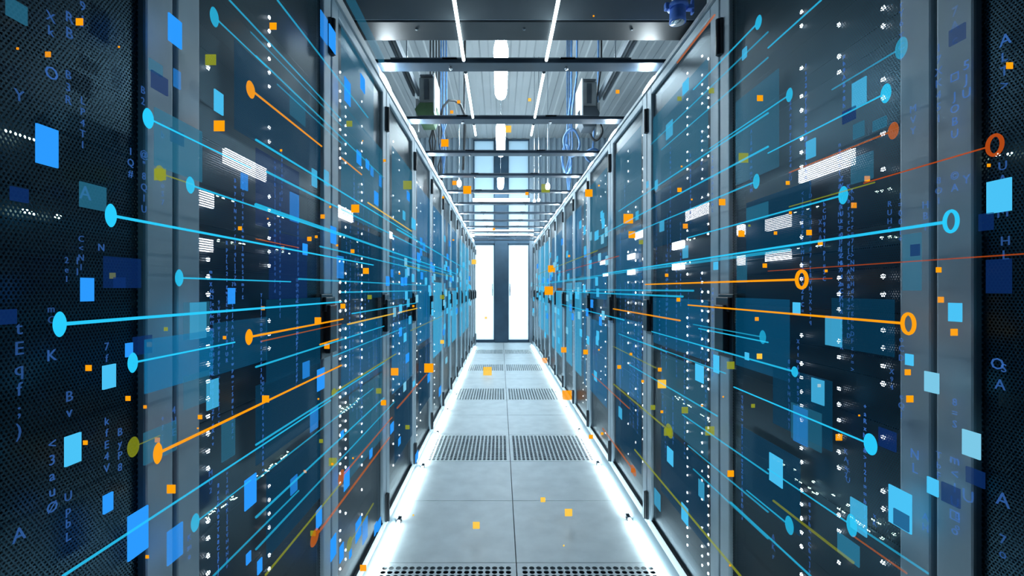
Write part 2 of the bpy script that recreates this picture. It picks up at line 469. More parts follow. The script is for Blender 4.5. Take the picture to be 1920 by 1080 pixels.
for t in range(26):                            # slanting rows of cyan dashes low on the second cabinets
    for (xa, ya, xb, yb) in ((1440,852,1672,1000), (1448,872,1650,1010)):
        f = t / 25.0
        if rng.random() < .62: dash(xa + (xb-xa)*f + rng.uniform(-2,2), ya + (yb-ya)*f + rng.uniform(-2,2), 6 + 3*f, 3.5 + f, 'indg')
    f = t / 25.0
    if rng.random() < .6: dash(386 + 60*f, 972 - 42*f + rng.uniform(-4, 4), 5, 3)
    if rng.random() < .6: dash(1262 + 66*f, 742 + 44*f + rng.uniform(-5,5), 3, 2.5)
    if rng.random() < .6: dash(640 + 36*f, 772 - 22*f + rng.uniform(-5,5), 3, 2)
    if rng.random() < .6: dash(482 + 60*f, 900 - 50*f + rng.uniform(-6,6), 4, 3)

# ------------------------------------------------------------------ floor light strips, one per cabinet
for sd, x, P, Y0 in (('left', -.520, PL, YL0), ('right', .668, PR, YR0)):
    for i in range(NR - 1):
        a, b = Y0 + (i + .07) * P + .10, Y0 + (i + 1.07) * P + .10
        if i == 0: continue
        b = min(b, Y_END - .07)
        t = thing('floor_light_strip', 'white floor light strip along the %s-row, %s' % (sd, 'nearest to the camera' if i == 1 else 'farthest, at the doors' if i == NR - 2 else ORD[i - 1] + ' from the camera'),
                  'light strip', (x, a, 0), 'floor light strips of the %s row' % sd)
        L_ = b - a
        MB().tube([(0, .022, .010), (0, L_ - .022, .010)], .0085, 12).build('light_tube', M['led'], t, True)
        MB().box(-.009, .009, .004, .022, .0005, .019).build('end_cap', M['bar'], t); MB().box(-.009, .009, L_ - .022, L_ - .004, .0005, .019).build('end_cap', M['bar'], t)

# lamps let into the fascias, one at each joint
for sd, P, Y0 in (('left', PL, YL0), ('right', PR, YR0)):
    for i in range(2, NR):
        Y = Y0 + (i + 1) * P + .04
        if Y > Y_END - .2: continue
        x, z = ((-.5615 + .004, 2.215) if sd == 'left' else (.741 - .004, 2.215))
        o = MB().lens((0,0,0), .005, .085, .026, 24, 6).build('fascia_lamp', M['spot'], None, True)
        o.location = (x, Y, z); o.rotation_euler = (0, math.radians(-17 if sd == 'left' else 28), 0)
        tag(o, 'small oval lamp in the white %s-row fascia, %s' % (sd, 'nearest to the camera' if i == 2 else ORD[i - 2] + ' from the camera'), 'lamp', 'oval lamps in the %s-row fascia' % sd)

# ------------------------------------------------------------------ cross bars and the dark beam over the aisle
for i in range(2, NR):
    Y = YL0 + (i + 1) * PL
    if Y > Y_END - .15: continue
    n = i - 2
    t = thing('cross_bar', 'flat dark blue steel bar across the aisle, %s behind the charcoal beam' % (ORD[n] if n else 'first'), 'cross bar', (0, Y, 2.272), 'steel bars across the aisle')
    MB().box(-.598, .788, -.045, .045, 0, .018).build('bar', M['bar'], t, bevel=.003)
    MB().box(-.52, .62, -.046, -.036, .018, .024).build('edge_trim', M['rail'], t)
    for bx in (-.24, .32):
        MB().tube([(bx, .0, -.012), (bx, .0, -.001)], .008, 12).build('bolt', M['steel'], t, True)
        MB().box(bx - .035, bx + .035, -.046, -.04, .018, .026).build('clip', M['steel'], t)
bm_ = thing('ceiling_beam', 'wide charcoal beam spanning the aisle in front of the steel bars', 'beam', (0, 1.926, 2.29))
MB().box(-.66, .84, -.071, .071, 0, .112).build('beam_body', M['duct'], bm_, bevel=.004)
MB().box(-.66, .84, -.075, -.0712, .006, .110).build('face_painted_lit', M['lit_face'], bm_)  # plate added so the unlit near face looks lit against the darkened underside
for bx in (-.35, .10, .55): MB().tube([(bx, -.02, -.004), (bx, -.02, .001)], .006, 10).build('bolt', M['rail'], bm_, True)

# slim line lights hung between the bars
for sd, x in (('left', -.172), ('right', .217)):
    for k, (segs, dsc) in enumerate((([(1.62, 1.842), (1.852, 2.145)], 'passing under the charcoal beam'), ([(2.262, 2.50), (2.508, 2.86)], 'behind the first steel bar'), ([(2.975, 3.19)], 'behind the second steel bar'))):
        t = thing('line_light', 'slim white line light %s, on the %s-row side of the aisle' % (dsc, sd), 'line light', (x, segs[0][0], 2.278), 'slim line lights over the aisle')
        for a, b in segs:
            MB().tube([(0, a - segs[0][0] + .004, 0), (0, b - segs[0][0] - .004, 0)], .0075, 12).build('light_tube', M['line'], t, True)
        for yy in sorted({segs[0][0], segs[-1][1]}):
            MB().tube([(0, yy - segs[0][0] - .003, 0), (0, yy - segs[0][0] + .004, 0)], .0078, 12).build('end_cap', M['rail'], t)

# ceiling lamps hung over the middle of the aisle
for n, (y0, y1, z) in enumerate(((3.70, 4.72, 3.2), (5.56, 6.75, 3.2), (8.15, 8.95, 3.2))):
    t = thing('ceiling_lamp', 'bright white tube lamp hung over the aisle, %s' % ('nearest to the camera' if n == 0 else 'between the nearest and the farthest' if n == 1 else 'farthest, before the tall windows'), 'ceiling lamp', (0.006, y0, z), 'tube lamps hung over the aisle')
    L_ = y1 - y0
    mb = MB()
    mb.tube([(0, .0, 0), (0, .03, 0), (0, .10, 0), (0, L_ - .10, 0), (0, L_ - .03, 0), (0, L_, 0)], .061, 20)
    v = mb.v; N = 20
    for kk, sc in ((0, .45), (1, .85), (4, .85), (5, .45)):
        for j in range(N):
            q = v[kk*N + j]; v[kk*N + j] = (q[0] * sc, q[1], q[2] * sc)
    mb.build('diffuser', M['lamp'], t, True)
    MB().box(-.05, .05, .08, L_ - .08, .055, .09).build('housing', M['white_metal'], t, bevel=.005)
    for yy in (.2, L_ - .2):
        MB().tube([(0, yy, .09), (0, yy, CEIL_Z - .03 - z)], .004, 8).build('hanger', M['steel'], t, True)
# tubes on the end wall over the doors; the lower two are trim bars made to glow
for n, (zz, yy, sx) in enumerate(((3.36, 10.1, .61), (3.18, 10.1, .63), (2.485, 10.1, .72), (2.39, 10.1, .71))):
    o = thing('wall_glow_tube', 'long white %s of four across the end wall' % ('tube lamp, topmost', 'tube lamp, second from the top', 'glowing trim bar, third from the top', 'glowing trim bar, lowest')[n], 'tube lamp', (.02, yy, zz), 'tube lamps across the end wall')
    MB().tube([(-sx, 0, 0), (sx, 0, 0)], .035, 14).build('diffuser', M['walltube'], o, True)
    MB().box(-sx, sx, .036, .09, -.03, .03).build('housing', M['white_metal'], o)

# ------------------------------------------------------------------ busbars, tap-off boxes, cables above the cabinets
for sd, x0, x1, yend, s in (('left', -.725, -.672, 3.78, -1), ('right', .83, .886, 3.86, 1)):
    t = thing('busbar', 'dark double-edged busbar rail hung above the %s-row cabinets' % sd, 'busbar', ((x0 + x1) / 2, 0, 2.8), 'busbar rails above the cabinets')
    hw = (x1 - x0) / 2
    MB().box(-hw, -hw + .016, 1.2, yend, 0, .06).box(hw - .016, hw, 1.2, yend, 0, .06).build('rail', M['rail'], t, bevel=.002)
    MB().box(-hw + .016, hw - .016, 1.2, yend, .03, .05).build('web', M['box'], t)
    for yy in (2.3, 3.4):
        MB().box(-hw - .012, hw + .012, yy - .02, yy + .02, .06, .075).tube([(0, yy, .07), (0, yy, CEIL_Z - .03 - 2.8)], .006, 8).build('hanger', M['steel'], t)
    bx = (x0 + x1) / 2 + (.085 if s < 0 else -.10)
    t = thing('tap_off_box', 'grey power tap-off box at the busbar end above the %s-row' % sd, 'power box', (bx, yend + .02, 2.70), 'power tap-off boxes')
    MB().box(-.065, .065, 0, .16, .06, .27).build('box_body', M['box'], t, bevel=.008)
    MB().box(-.02, .02, -.012, 0, .08, .25).build('cover_strip', M['rail'], t, bevel=.003)
    MB().box(-.055, .055, -.02, .18, .27, .285).build('lid', M['rail'], t, bevel=.003)
    MB().box((.068 if s < 0 else -.08), (.08 if s < 0 else -.068), -.10, .22, -.06, .26).build('side_plate', M['white_metal'], t, bevel=.003)
    MB().prism([(-.10, 0), (-.06, .055), (.06, .055), (.09, .0), (.055, -.12), (-.05, -.12)], -.01, .15).build('bracket', M['green'] if s < 0 else M['rail'], t, bevel=.004)
    MB().box(-s * -.085 - .012, -s * -.085 + .012, .02, .06, -.17, .10).build('strut', M['white_metal'], t, bevel=.003)
def loop(c, rx, rz, ry=.02, n=28, a0=0, a1=2*math.pi):
    return [(c[0] + rx * math.cos(a0 + (a1-a0)*k/n), c[1] + ry * math.sin(3 * (a0 + (a1-a0)*k/n)), c[2] + rz * math.sin(a0 + (a1-a0)*k/n)) for k in range(n + 1)]
tag(MB().tube([(-.53,4.045,2.74),(-.51,4.05,2.82),(-.46,4.04,2.875),(-.41,4.08,2.89),(-.36,4.12,2.87),(-.33,4.16,2.80),(-.325,4.2,2.70),(-.34,4.27,2.50),(-.36,4.40,2.36),(-.36,4.52,2.6),(-.35,4.6,CEIL_Z-.03)], .011, 10).build('cable_loop', M['cable'], None, True), 'black cable arching beside the grey tap-off box of the left-row', 'cable')
for q, (cx_, cy_, cz, rx, rz, mat, lab) in enumerate(((.66, 4.22, 2.56, .075, .12, 'bluecable', 'blue cable coil hanging under the right-row tap-off box, widest loop'), (.86, 4.10, 2.64, .06, .09, 'cable', 'black cable coil hanging beside the blue coil'),
                                                (.66, 4.55, 2.50, .045, .14, 'bluecable', 'narrow blue cable coil hanging nearest the aisle middle'), (.90, 4.42, 2.50, .08, .06, 'bluecable', 'flat blue cable coil resting toward the right-row fascia'))):
    mb = MB()
    for k in range(3):
        mb.tube(loop((cx_ + .01*k, cy_ + .05*k, cz + .012*k), rx, rz)[:-1], .009, 8, closed=True)
    mb.tube([(cx_, cy_, cz + rz), (cx_ + .01, cy_, cz + rz + .2), (cx_ + .05, cy_, cz + rz + .5), (cx_+.06, cy_, CEIL_Z - .03)], .009, 8)
    tag(mb.build('cable_coil', M[mat], None, True), lab, 'cable', 'cable coils above the right row')
for q, (cx_, cy_, cz) in enumerate(((-.66, 4.3, 2.5), (-.60, 4.6, 2.55), (-.70, 5.2, 2.5), (.78, 5.3, 2.5))):
    mb = MB()
    for k in range(3):
        mb.tube([(cx_ + .02*k, cy_ + .03*k, CEIL_Z - .03), (cx_ + .03*k, cy_, cz + .35), (cx_ + .05 - .03*k, cy_, cz + .1), (cx_ + .02, cy_ + .05*k, cz - .2 + .04*k)], .008, 8)
    tag(mb.build('cable_drop', M['bluecable' if q % 2 else 'cable'], None, True), ('black cables dropping behind the left-row tap-off box', 'blue cables dropping beside the black ones above the left-row', 'dark cables dropping farther along the left-row', 'blue cables dropping behind the right-row coils')[q], 'cable', 'cables dropping from the ceiling')
# small round heads (smoke detectors / spot heads) by the far bars
for q, (px, py, Y) in enumerate(((861, 344, 6.2), (1027, 350, 6.2), (1002, 377, 6.6), (1010, 375, 6.6))):
    x, z = (px - VX) * Y / F_PX, EYE - (py - VY) * Y / F_PX
    t = thing('spot_head', ('round white spot head over the left-row near the far bars', 'round white spot head over the right-row, larger one', 'small white spot head over the right-row, nearer the aisle middle', 'small white spot head over the right-row, nearer the cabinets')[q], 'spot lamp', (x, Y, z), 'spot heads on rods')
    MB().lens((0, 0, 0), .03 if q < 2 else .02, .03, .05 if q < 2 else .022, 14, 8).build('head', M['spot'], t, True)
    MB().tube([(0, 0, .03), (0, 0, CEIL_Z - .03 - z)], .005, 8).build('rod', M['steel'], t, True)

# blue industrial plug hanging by the near end of the fascia
t = thing('power_plug', 'blue and white industrial plug hanging beside the charcoal beam', 'plug', (.655, 1.68, 2.185))
MB().tube([(0, 0, .0), (0, 0, .012), (0, 0, .045), (0, 0, .060)], .030, 20, r2=.027).build('plug_body', M['blueplug'], t, True)
MB().tube([(0, 0, .052), (0, 0, .064)], .038, 20).build('collar', M['blueplug'], t, True)
MB().box(.034, .058, -.012, .012, .045, .062).box(.050, .058, -.010, .010, .03, .085).build('latch', M['blueplug'], t, bevel=.003)
MB().box(-.048, -.034, -.010, .010, .045, .07).build('lug', M['blueplug'], t, bevel=.003)
MB().tube([(0, 0, .064), (0, 0, .10), (0, 0, .15)], .024, 20, r2=.015).build('sleeve', M['sleeve'], t, True)
MB().tube([(0, 0, -.003), (0, 0, .001)], .024, 20).build('socket_face', M['steel'], t, True)
MB().tube([(0, 0, .15), (.01, 0, .4), (.03, .1, 1.2), (.03, .1, CEIL_Z - .03 - 2.185)], .010, 10).build('cable', M['cable'], t, True)

#@@OVERLAY@@
# ------------------------------------------------------------------ glowing data graphics hovering before the cabinets
def wall_at(px, py, off):
    """point hovering `off` in front of the row's doors"""
    Xp = (XL + off) if px < VX else (XR - off)
    Y = Xp * F_PX / (px - VX)
    return Vector((Xp, Y, EYE - (py - VY) * Y / F_PX)), F_PX / Y, abs(F_PX * Xp / Y ** 2)
PENDING = []
def place_words(p):
    if p.x < XL + .2 or p.x > XR - .2:
        sd, P, Y0 = ('left-row', PL, YL0) if p.x < 0 else ('right-row', PR, YR0)
        i = max(0, min(NR - 1, int((p.y - Y0) / P)))
        w = 'before %s %s cabinet' % ('nearest' if i == 0 else ORD[i], sd)
        z = p.z
        lv = 'near the top' if z > 1.75 else 'upper half' if z > 1.32 else 'handle height' if z > .95 else 'lower half' if z > .45 else 'near the floor'
        return w + ', ' + lv
    if p.y > 9.6: return 'before the frosted doors'
    return 'low above the aisle floor' if p.z < .6 else 'up among the steel bars'
def later(o, desc, p, cat, group):
    PENDING.append((o, desc + ' ' + place_words(p), p.copy(), cat, group))
def flush_labels():
    by = {}
    for q in PENDING: by.setdefault(q[1], []).append(q)
    for lab, qs in by.items():
        qs.sort(key=lambda q: (q[2].y, -q[2].z))
        for k, (o, _, p, cat, grp) in enumerate(qs):
            l = lab if len(qs) == 1 else lab + (', nearest' if k == 0 else ', farthest' if k == len(qs) - 1 else ', %s nearest' % ORD[k]) + (' of %s' % NUM[len(qs)] if len(qs) <= 20 else '')
            tag(o, l, cat, grp)

OFFS = random.Random(21)
# ---- rectangular panels lying parallel to the doors: x0, x1, y0, y1 (heights at mid-width), colour, opacity
PAN = [
 (68,108,238,310,'blue',.92),(316,340,33,84,'blue',.92),(402,418,172,212,'cyan',.7),(152,175,521,565,'blue',.92),(357,386,567,635,'cyan',.6),(236,248,643,669,'blue',.8),
 (193,216,684,728,'cyan',.85),(122,151,815,870,'cyan',.95),(194,211,926,960,'blue',.92),(240,277,958,1040,'blue',.95),(314,342,988,1050,'blue',.6),(459,480,894,950,'blue',.9),
 (388,409,712,766,'cyan',.6),(428,440,540,570,'blue',.7),(452,464,326,356,'blue',.5),(280,304,116,138,'teal',.5),(326,338,132,165,'blue',.3),(12,50,3,38,'teal',.5),
 (150,198,346,392,'teal',.55),(290,378,224,326,'teal',.55),(462,470,1036,1056,'blue',.7),(284,314,140,172,'navy',.8),(320,344,244,270,'navy',.9),
 (617,629,53,94,'blue',.95),(601,614,28,76,'blue',.6),(646,657,150,194,'blue',.8),(676,684,143,171,'blue',.8),(585,594,318,350,'cyan',.6),(608,616,320,348,'cyan',.5),(568,576,457,478,'blue',.9),(669,677,284,308,'blue',.8),
 (702,709,360,384,'blue',.8),(686,692,300,317,'blue',.8),(695,700,314,330,'blue',.6),(711,715,330,350,'blue',.6),(620,630,425,457,'blue',.8),(782,788,474,492,'blue',.8),(752,757,520,536,'blue',.8),(772,779,410,430,'cyan',.8),(632,644,480,522,'blue',.5),
 (544,560,363,416,'blue',.35),(544,572,180,226,'teal',.35),(724,730,518,536,'blue',.8),(733,737,505,520,'blue',.6),(793,797,455,470,'blue',.6),(763,768,360,376,'blue',.7),
 (595,608,691,731,'blue',.8),(568,580,678,708,'blue',.5),(645,655,880,916,'blue',.95),(593,603,953,988,'blue',.9),(620,630,1006,1046,'blue',.95),(667,677,974,1011,'blue',.8),(680,689,974,1014,'blue',.6),
 (702,707,981,1001,'blue',.9),(708,714,974,992,'blue',.8),(639,644,808,821,'blue',.9),(761,767,663,679,'blue',.9),(732,738,793,811,'blue',.8),(779,784,848,864,'blue',.8),(747,751,821,834,'blue',.9),(483,491,1049,1074,'blue',.9),(637,644,1021,1051,'blue',.8),(655,659,1032,1045,'blue',.8),
 (582,596,766,806,'blue',.4),(545,557,894,924,'blue',.45),(693,698,842,858,'blue',.7),(823,827,725,741,'blue',.8),(802,806,700,716,'blue',.8),(774,778,714,724,'cyan',.7),
 (1851,1896,337,398,'cyan',.9),(1598,1624,150,198,'cyan',.55),(1512,1529,262,296,'cyan',.6),(1280,1291,151,174,'cyan',.7),(1249,1261,229,258,'cyan',.5),(1392,1400,90,110,'cyan',.6),(1779,1803,568,603,'cyan',.85),(1734,1760,698,736,'pale',.9),
 (1698,1712,664,685,'cyan',.85),(1805,1838,809,857,'pale',.9),(1739,1759,897,928,'cyan',.95),(1667,1709,918,990,'cyan',.85),(1595,1625,940,998,'cyan',.6),(1443,1467,855,908,'cyan',.7),(1522,1545,711,757,'cyan',.6),(1548,1578,593,649,'cyan',.5),
 (1488,1514,764,832,'blue',.35),(1571,1611,1011,1049,'teal',.7),(1487,1500,567,590,'cyan',.8),(1251,1262,841,870,'cyan',.7),(1278,1290,948,980,'cyan',.7),(1338,1348,666,699,'cyan',.9),(1304,1319,684,716,'cyan',.9),(1397,1404,661,675,'cyan',.7),
 (1227,1238,921,952,'cyan',.4),(1310,1320,902,934,'cyan',.4),(1114,1119,696,714,'cyan',.7),(1160,1166,764,784,'cyan',.6),(1115,1122,433,450,'cyan',.7),(1094,1098,424,440,'cyan',.7),(1280,1290,461,484,'cyan',.5),(1237,1245,415,434,'cyan',.5),(1338,1346,491,506,'cyan',.7),
 (1400,1440,384,413,'teal',.5),(1104,1109,488,504,'cyan',.7),(1212,1216,340,352,'cyan',.6),(1192,1197,396,412,'cyan',.6),(1126,1130,396,408,'cyan',.7),(1228,1233,338,356,'cyan',.6),(1382,1400,480,530,'teal',.4),(1693,1727,438,545,'teal',.5),(1708,1724,458,480,'navy',.9),
 (1850,1896,486,550,'navy',.6),(1836,1862,400,432,'navy',.7),(1780,1810,50,80,'navy',.6),(1676,1704,960,990,'navy',.9),(1766,1800,910,946,'navy',.8),(1812,1846,880,910,'navy',.7),(1580,1604,204,228,'navy',.8),(1648,1680,806,842,'navy',.8),(1600,1620,230,258,'teal',.5),(1637,1662,222,242,'teal',.5),
 (1484,1540,765,835,'teal',.35),(1596,1637,290,340,'teal',.4),(195,263,483,540,'navy',.55),(345,392,566,634,'teal',.35),(272,398,628,720,'azure',.45),(270,330,800,858,'teal',.45),(416,440,790,860,'teal',.4),(214,234,520,540,'navy',.9),(250,284,630,664,'navy',.7),(20,52,352,378,'navy',.8),(0,30,580,608,'navy',.8),
 (345,392,700,760,'teal',.3),(620,720,8,40,'teal',.35),(480,560,300,432,'navy',.35),(505,575,440,560,'navy',.45),
]
FAINT = [   # large faint tinted rectangles, also painting the blue haze over doors farther down
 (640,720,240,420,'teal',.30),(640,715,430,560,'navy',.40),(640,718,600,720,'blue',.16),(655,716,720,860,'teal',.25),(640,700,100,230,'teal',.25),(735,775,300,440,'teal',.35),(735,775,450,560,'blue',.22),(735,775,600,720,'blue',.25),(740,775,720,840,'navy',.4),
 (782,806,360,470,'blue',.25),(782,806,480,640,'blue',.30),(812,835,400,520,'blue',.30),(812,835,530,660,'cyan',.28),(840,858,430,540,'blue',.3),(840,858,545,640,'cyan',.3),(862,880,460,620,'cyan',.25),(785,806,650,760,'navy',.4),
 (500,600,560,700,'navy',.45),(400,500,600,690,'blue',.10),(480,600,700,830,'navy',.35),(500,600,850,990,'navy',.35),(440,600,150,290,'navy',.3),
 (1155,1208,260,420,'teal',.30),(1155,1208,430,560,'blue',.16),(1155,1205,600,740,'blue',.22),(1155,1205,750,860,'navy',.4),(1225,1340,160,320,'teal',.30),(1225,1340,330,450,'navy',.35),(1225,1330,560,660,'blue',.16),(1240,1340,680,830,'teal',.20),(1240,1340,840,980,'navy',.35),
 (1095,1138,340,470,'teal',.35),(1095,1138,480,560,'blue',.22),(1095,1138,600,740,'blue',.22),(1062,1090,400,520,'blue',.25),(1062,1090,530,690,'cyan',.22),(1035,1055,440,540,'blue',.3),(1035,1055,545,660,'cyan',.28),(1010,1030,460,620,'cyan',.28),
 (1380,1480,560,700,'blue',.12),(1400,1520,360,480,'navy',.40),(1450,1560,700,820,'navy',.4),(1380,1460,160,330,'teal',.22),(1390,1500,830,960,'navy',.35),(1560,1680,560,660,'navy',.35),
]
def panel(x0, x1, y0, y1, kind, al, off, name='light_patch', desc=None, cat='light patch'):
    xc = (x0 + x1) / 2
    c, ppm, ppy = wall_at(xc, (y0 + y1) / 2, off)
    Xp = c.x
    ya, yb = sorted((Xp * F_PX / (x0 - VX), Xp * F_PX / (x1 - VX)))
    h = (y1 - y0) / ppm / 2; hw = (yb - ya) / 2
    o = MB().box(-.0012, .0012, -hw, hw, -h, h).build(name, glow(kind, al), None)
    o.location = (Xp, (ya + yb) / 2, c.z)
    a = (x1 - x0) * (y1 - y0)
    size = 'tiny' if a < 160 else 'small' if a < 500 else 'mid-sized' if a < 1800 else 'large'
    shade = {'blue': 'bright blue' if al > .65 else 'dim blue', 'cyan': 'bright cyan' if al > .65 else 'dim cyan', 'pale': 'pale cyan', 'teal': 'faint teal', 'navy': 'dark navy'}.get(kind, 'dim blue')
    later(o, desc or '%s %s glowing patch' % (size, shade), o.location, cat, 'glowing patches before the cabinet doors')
for q in PAN: panel(*q[:5], q[5] * (.6 if q[4] == 'navy' else .7 if q[5] < .65 else 1), OFFS.uniform(.030, .050))
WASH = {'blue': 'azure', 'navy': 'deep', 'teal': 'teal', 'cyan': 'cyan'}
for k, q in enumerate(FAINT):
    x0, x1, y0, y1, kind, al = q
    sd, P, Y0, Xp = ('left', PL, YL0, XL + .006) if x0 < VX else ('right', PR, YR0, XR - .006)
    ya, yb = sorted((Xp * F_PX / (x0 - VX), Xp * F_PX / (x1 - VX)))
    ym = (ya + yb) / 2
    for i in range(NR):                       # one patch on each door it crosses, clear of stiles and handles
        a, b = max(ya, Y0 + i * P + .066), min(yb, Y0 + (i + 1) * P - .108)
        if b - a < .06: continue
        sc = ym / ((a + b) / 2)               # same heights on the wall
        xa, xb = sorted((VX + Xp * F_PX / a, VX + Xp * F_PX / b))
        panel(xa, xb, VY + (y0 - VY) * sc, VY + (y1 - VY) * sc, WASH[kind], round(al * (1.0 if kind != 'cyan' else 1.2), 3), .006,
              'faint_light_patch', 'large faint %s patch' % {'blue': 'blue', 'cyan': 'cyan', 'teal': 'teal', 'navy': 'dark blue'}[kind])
# slivers crowding the far end of both rows
rg = random.Random(3)
for k in range(150):
    sgn = -1 if k % 2 else 1
    d = rg.uniform(55, 200) if k % 3 else rg.uniform(55, 110)
    px = VX + sgn * d; py = VY + rg.gauss(0, .35) * d * 1.15
    hgt = 4 + 10 * d / 150; wd = 1.6 + 2.5 * d / 150
    panel(px - wd/2, px + wd/2, py - hgt/2, py + hgt/2, rg.choice(('cyan', 'blue', 'cyan', 'pale')), rg.choice((.5, .7, .9)), OFFS.uniform(.03, .05), 'light_sliver', 'tiny glowing blue sliver', 'light patch')

# ---- squares facing down the aisle: x, y, size, colour, opacity
SQ = [(149,41,13,1),(33,91,4,.5),(90,102,10,.5),(223,88,3,.9),(318,73,4,1),(411,236,20,.9),(450,428,7,1),(512,49,13,1),(166,690,11,.9),(240,747,9,1),(272,763,6,.6),(160,830,8,.9),(321,917,16,.95),(276,1044,6,.9),(421,633,6,.8),(295,825,9,.8),(375,782,8,.9),(371,803,3,.7),
 (527,282,4,1),(666,391,15,.95),(834,268,14,1),(876,356,15,1),(860,191,6,.8),(847,210,6,.8),(952,242,13,'y'),(852,343,8,.8),(831,370,4,1),(721,301,5,.9),(680,264,2,.9),(605,406,8,.7),(580,448,8,.8),(661,471,7,.8),(632,460,4,.8),(686,508,11,.95),(530,465,6,.7),(749,513,3,.9),(889,491,9,'y'),(926,430,5,.9),(850,450,3,.9),(593,444,5,.7),(502,410,3,.9),(619,388,4,.9),
 (643,574,9,1),(596,601,12,.8),(613,649,10,.6),(740,697,14,.8),(804,690,17,.95),(498,748,13,.95),(719,755,10,.95),(914,696,16,'y'),(829,641,7,'y'),(623,870,4,1),(572,884,5,.8),(662,859,3,.9),(597,748,3,.8),(681,1065,12,.9),(893,985,13,'y'),(775,966,3,'y'),(911,596,5,'y'),(775,574,4,.7),(493,578,7,.5),
 (993,187,6,'y'),(1158,172,7,.8),(988,363,6,.9),(1104,362,14,1),(1178,410,18,.85),(1185,440,13,1),(1034,504,13,.95),(1029,545,16,1),(1067,480,4,.9),(1250,516,6,.9),(1274,356,8,.95),(1285,424,9,.6),(1354,379,12,.9),(1390,438,12,1),(1425,184,11,1),(1434,498,8,1),(1278,312,3,.9),(1123,348,3,.8),(1297,374,3,.8),(1113,30,3,.8),
 (1893,123,12,.9),(1854,310,6,.7),(1626,335,10,1),(1517,436,10,1),(1538,455,9,1),(1454,437,6,.8),(1477,343,7,.9),(1482,399,5,.8),(1760,506,10,.95),(1549,508,5,.9),(1601,385,10,.5),(1764,562,11,.6),(1789,623,13,.8),(1702,698,11,.8),(1706,748,13,1),(1573,820,12,.8),(1611,779,3,1),(1272,562,7,1),(1057,656,10,.8),(1098,660,9,.95),(1123,656,3,.8),(1183,664,5,.9),(1161,688,7,1),(1237,693,7,.9),(1205,715,5,.9),(1241,772,5,1),(1316,761,4,.9),(1370,888,12,1),(1108,819,8,1),(1129,813,5,1),(1063,741,18,.8),(1021,676,10,.5),(1018,937,9,'y'),(1066,961,14,'y'),(1057,1023,3,'y'),(1369,1060,4,1),(1356,744,3,.8),(1187,882,8,'b'),(1536,723,6,'y'),(1424,668,10,'y'),(1419,598,7,.7),(1241,720,16,'y'),
 (395,112,20,'o'),(300,327,22,'o'),(211,517,11,'o'),(311,617,7,'o'),(280,646,9,'o'),(655,232,11,'o'),(764,347,16,'o'),(710,733,10,'o'),(764,801,8,'o'),(602,827,7,'o'),(624,866,15,'o'),(587,1000,10,'o'),(1023,353,16,'o'),(1202,454,8,'o'),(1334,170,10,'o'),(1394,296,18,'o'),(1405,423,4,'o'),(1224,764,9,'o'),(1284,769,12,'o'),(1331,808,17,'o'),(1252,810,14,'o'),(1370,685,14,'o'),(1412,761,7,'o'),(1274,185,8,'o'),(693,557,8,'o'),(829,557,8,'o')]
for (px, py, sz, al) in SQ:
    Xp = (XL + .03) if px < VX else (XR - .03)
    Y = min(Xp * F_PX / (px - VX) if abs(px - VX) > 3 else 99, (EYE - .07) * F_PX / (py - VY) if py > VY else 99, .98 * F_PX / (VY - py) if py < VY else 99, 9.75)
    wall_side = abs(px - VX) * Y / F_PX > .45
    half = sz / 2 / F_PX * Y
    if wall_side: Y *= (1 - max(0, half - .02) / .6)
    half = sz / 2 / F_PX * Y
    p = Vector(((px - VX) * Y / F_PX, Y, EYE - (py - VY) * Y / F_PX))
    kind = {'y': 'yellow', 'o': 'olive', 'b': 'brown'}.get(al, 'orange'); a = .72 if al == 'y' else .55 if al == 'o' else .7 if al == 'b' else al
    a = min(a, .97)
    o = MB().box(-half, half, -.0004, .0004, -half, half).build('light_square', glow(kind, a), None); o.location = p
    size = 'tiny' if sz < 5.5 else 'small' if sz < 9.5 else 'mid-sized' if sz < 14 else 'large'
    word = {'yellow': 'yellow', 'olive': 'olive green', 'brown': 'brown', 'orange': 'bright orange' if a > .85 else 'dim orange'}[kind]
    later(o, '%s %s light square' % (size, word), p, 'light square', 'glowing squares hovering along the aisle')

